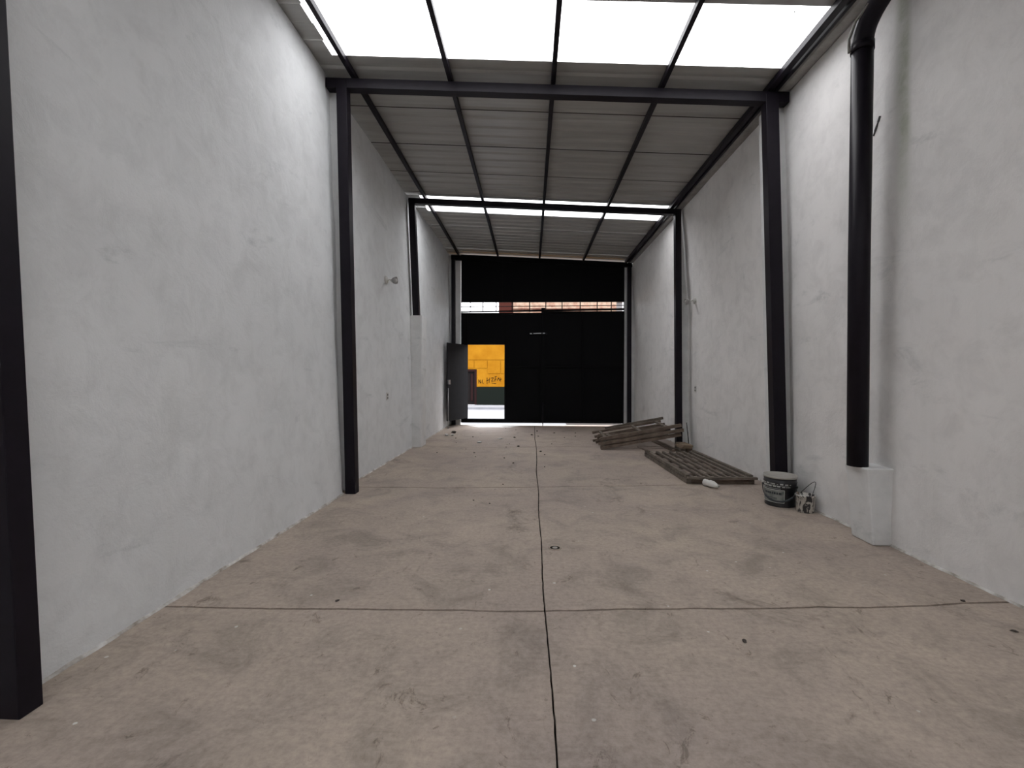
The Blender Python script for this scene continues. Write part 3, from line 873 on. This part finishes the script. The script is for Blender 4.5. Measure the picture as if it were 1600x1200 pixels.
tag(lump(onfloor(1163, 1003), .011, M_CRUMB, 'crumb', 4.4, .4), 'dark brown flake alone on the floor at the near right', 'crumb')
tag(lump(onfloor(1505, 940), .010, M_CRUMB, 'crumb', 9.1), 'dark speck at the right end of the nearest cross joint', 'crumb')
tag(lump(onfloor(1585, 987), .012, M_CRUMB, 'crumb', 5.1, .3), 'dark flake on the floor close to the right wall edge', 'crumb')
tag(lump(onfloor(527, 939), .010, M_CRUMB, 'crumb', 6.1, .3), 'dark flake just behind the nearest cross joint, left half', 'crumb')
tag(lump(onfloor(698, 681), .045, M_RAG, 'paper_scrap', 1.1, .6), 'crumpled whitish scrap on the floor in front of the open door, left one', 'scrap')
tag(lump(onfloor(707, 681), .035, M_RAG, 'paper_scrap', 2.6, .5), 'crumpled whitish scrap nearest the dark lump by the open door', 'scrap')
tag(lump(onfloor(709, 677), .045, M_CRUMB, 'dirt_lump', 3.9, .6), 'dark lump of rubbish beside the white scraps by the open door', 'rubbish')
tag(lump(onfloor(749, 692), .040, M_RAG, 'paper_scrap', 4.2, .4), 'flat pale scrap on the floor behind the farthest cross joint', 'scrap')
tag(lump(onfloor(781, 686), .040, M_RAG, 'paper_scrap', 7.7, .25), 'thin pale scrap on the floor in front of the doorway', 'scrap')

# ------------------------------------------------------------------ outside
st = MB().box(-40, 40, 13.9, 22.1, -.5, -.32).build('street', M_ASPH); st['kind'] = 'structure'
nw = MB().box(-40, 40, 12.27, 13.9, -.5, -.012).build('sidewalk', M_ASPH); nw['kind'] = 'structure'
nw2 = MB().box(1.0, 40, 12.255, 12.9, -.2, -.008).build('sidewalk', M_PAVE); nw2['kind'] = 'structure'  # colour darkened here so the light strip under the gate stops short
fw = MB().box(-40, 40, 22.1, 24.0, -.5, -.21).build('sidewalk', M_ASPH); fw['kind'] = 'structure'
YO = 24.0
def ox(px): return atY(px, 560, YO).x
def oz(py): return atY(770, py, YO).z
yb = thing('house', 'ochre yellow house with a dark green plinth across the street', 'building', (0, 0, 0))
dx0, dx1, dzt = -3.9, ox(745), oz(577)
gz = oz(604.5)
mb = MB()
mb.box(-18, dx0, YO, YO + 4, gz, 4.45).box(dx1, 20, YO, YO + 4, gz, 4.45).box(dx0, dx1, YO, YO + 4, dzt, 4.45)
mb.build('wall', M_YEL, yb)
MB().box(-18, dx0, YO - .03, YO + 4, -.21, gz).box(dx1, 20, YO - .03, YO + 4, -.21, gz).build('plinth', M_GREEN, yb)
z0, z1 = oz(584), oz(562.5)
xs = [ox(741) + .71 * k for k in range(-4, 9)]
for a, b in zip(xs, xs[1:]):
    zz = z0
    if a < dx1 - .02 and b > dx0:
        zz = max(z0, dzt + .05)
    MB().box(a + .018, b - .018, YO - .022, YO + .01, zz + .018, z1 - .018).build('wall_block', M_YEL, yb)
MB().box(-18, 20, YO - .022, YO + .01, z1 + .018, 4.2).build('wall_band', M_YEL, yb)
mb = MB(); mb.box(dx1 + .05, 20, YO - .022, YO + .01, gz + .01, z0 - .018)
mb.build('wall_band', M_YEL, yb)
# recessed door with panels
fr = MB().box(dx0, dx1, YO + .02, YO + .14, dzt - .12, dzt).box(dx1 - .12, dx1, YO + .02, YO + .14, -.21, dzt - .12).box(dx0, dx0 + .12, YO + .02, YO + .14, -.21, dzt - .12).build('door_frame', M_MAROON, yb)
do = MB().box(dx0 + .12, dx1 - .12, YO + .12, YO + .18, -.21, dzt - .12).build('door', M_DDOOR, yb)
for k in range(4):
    a = dx0 + .17 + k * (dx1 - dx0 - .34) / 4
    MB().box(a, a + (dx1 - dx0 - .34) / 4 - .05, YO + .09, YO + .12, 0, dzt - .25).build('door_panel', M_MAROON if k % 2 else M_DDOOR, do)
# scrawled writing on the yellow wall
strokes = [[(748, 599), (748, 593), (751, 599), (751, 593)], [(754, 593), (753, 598), (756, 599)],
           [(761, 590), (761, 600)], [(760, 595), (765, 593)], [(765, 590), (764, 598)], [(767, 591), (771, 590), (768, 596), (772, 595)],
           [(774, 589), (773, 596)], [(773, 589), (776, 588)], [(773, 593), (776, 592)], [(777, 595), (779, 590), (781, 595)], [(782, 590), (782, 596)], [(781, 593), (784, 592)],
           [(768, 598.5), (775, 599.5)]]
mb = MB()
for s in strokes:
    q = [atY(x, y, YO - .026) for x, y in s]
    for a, b in zip(q, q[1:]): mb.bar(a, b, .008, .026, Vector((0, 1, 0)).cross((b - a).normalized()))
mb.build('graffiti', M_GRAF, yb)
# brick upper storey building
bb = thing('brick_building', 'weathered brick upper storey across the street, above the yellow wall', 'building')
bx0, bx1, bx2 = ox(778), ox(801), ox(966)
MB().box(bx1, bx2, YO + .6, YO + 6, 4.46, 8.4).build('brick_wall', M_BRICK, bb)
MB().box(bx0, bx1, YO + .55, YO + 6, 4.46, 8.4).build('corner_pillar', M_DBRICK, bb)['label'] = 'dark red brick corner'
for x in (bx1 + .9, bx1 + 2.6, bx1 + 4.2):
    MB().box(x, x + .16, YO + .56, YO + .62, 4.46, 8.4).build('brick_strip', M_BRICK, bb)
MB().box(bx1, bx2, YO + .54, YO + .62, 4.99, 5.03).build('ledge', M_DBRICK, bb)
gb = thing('grey_house', 'sliver of a grey house right of the brick building', 'building')
MB().box(bx2 + .02, 20, YO + 2, YO + 7, 4.46, 5.6).build('wall', M_ASPH, gb)
MB().box(bx2, 20.2, YO + 1.9, YO + 7.1, 5.6, 5.72).build('parapet', M_GALV, gb)
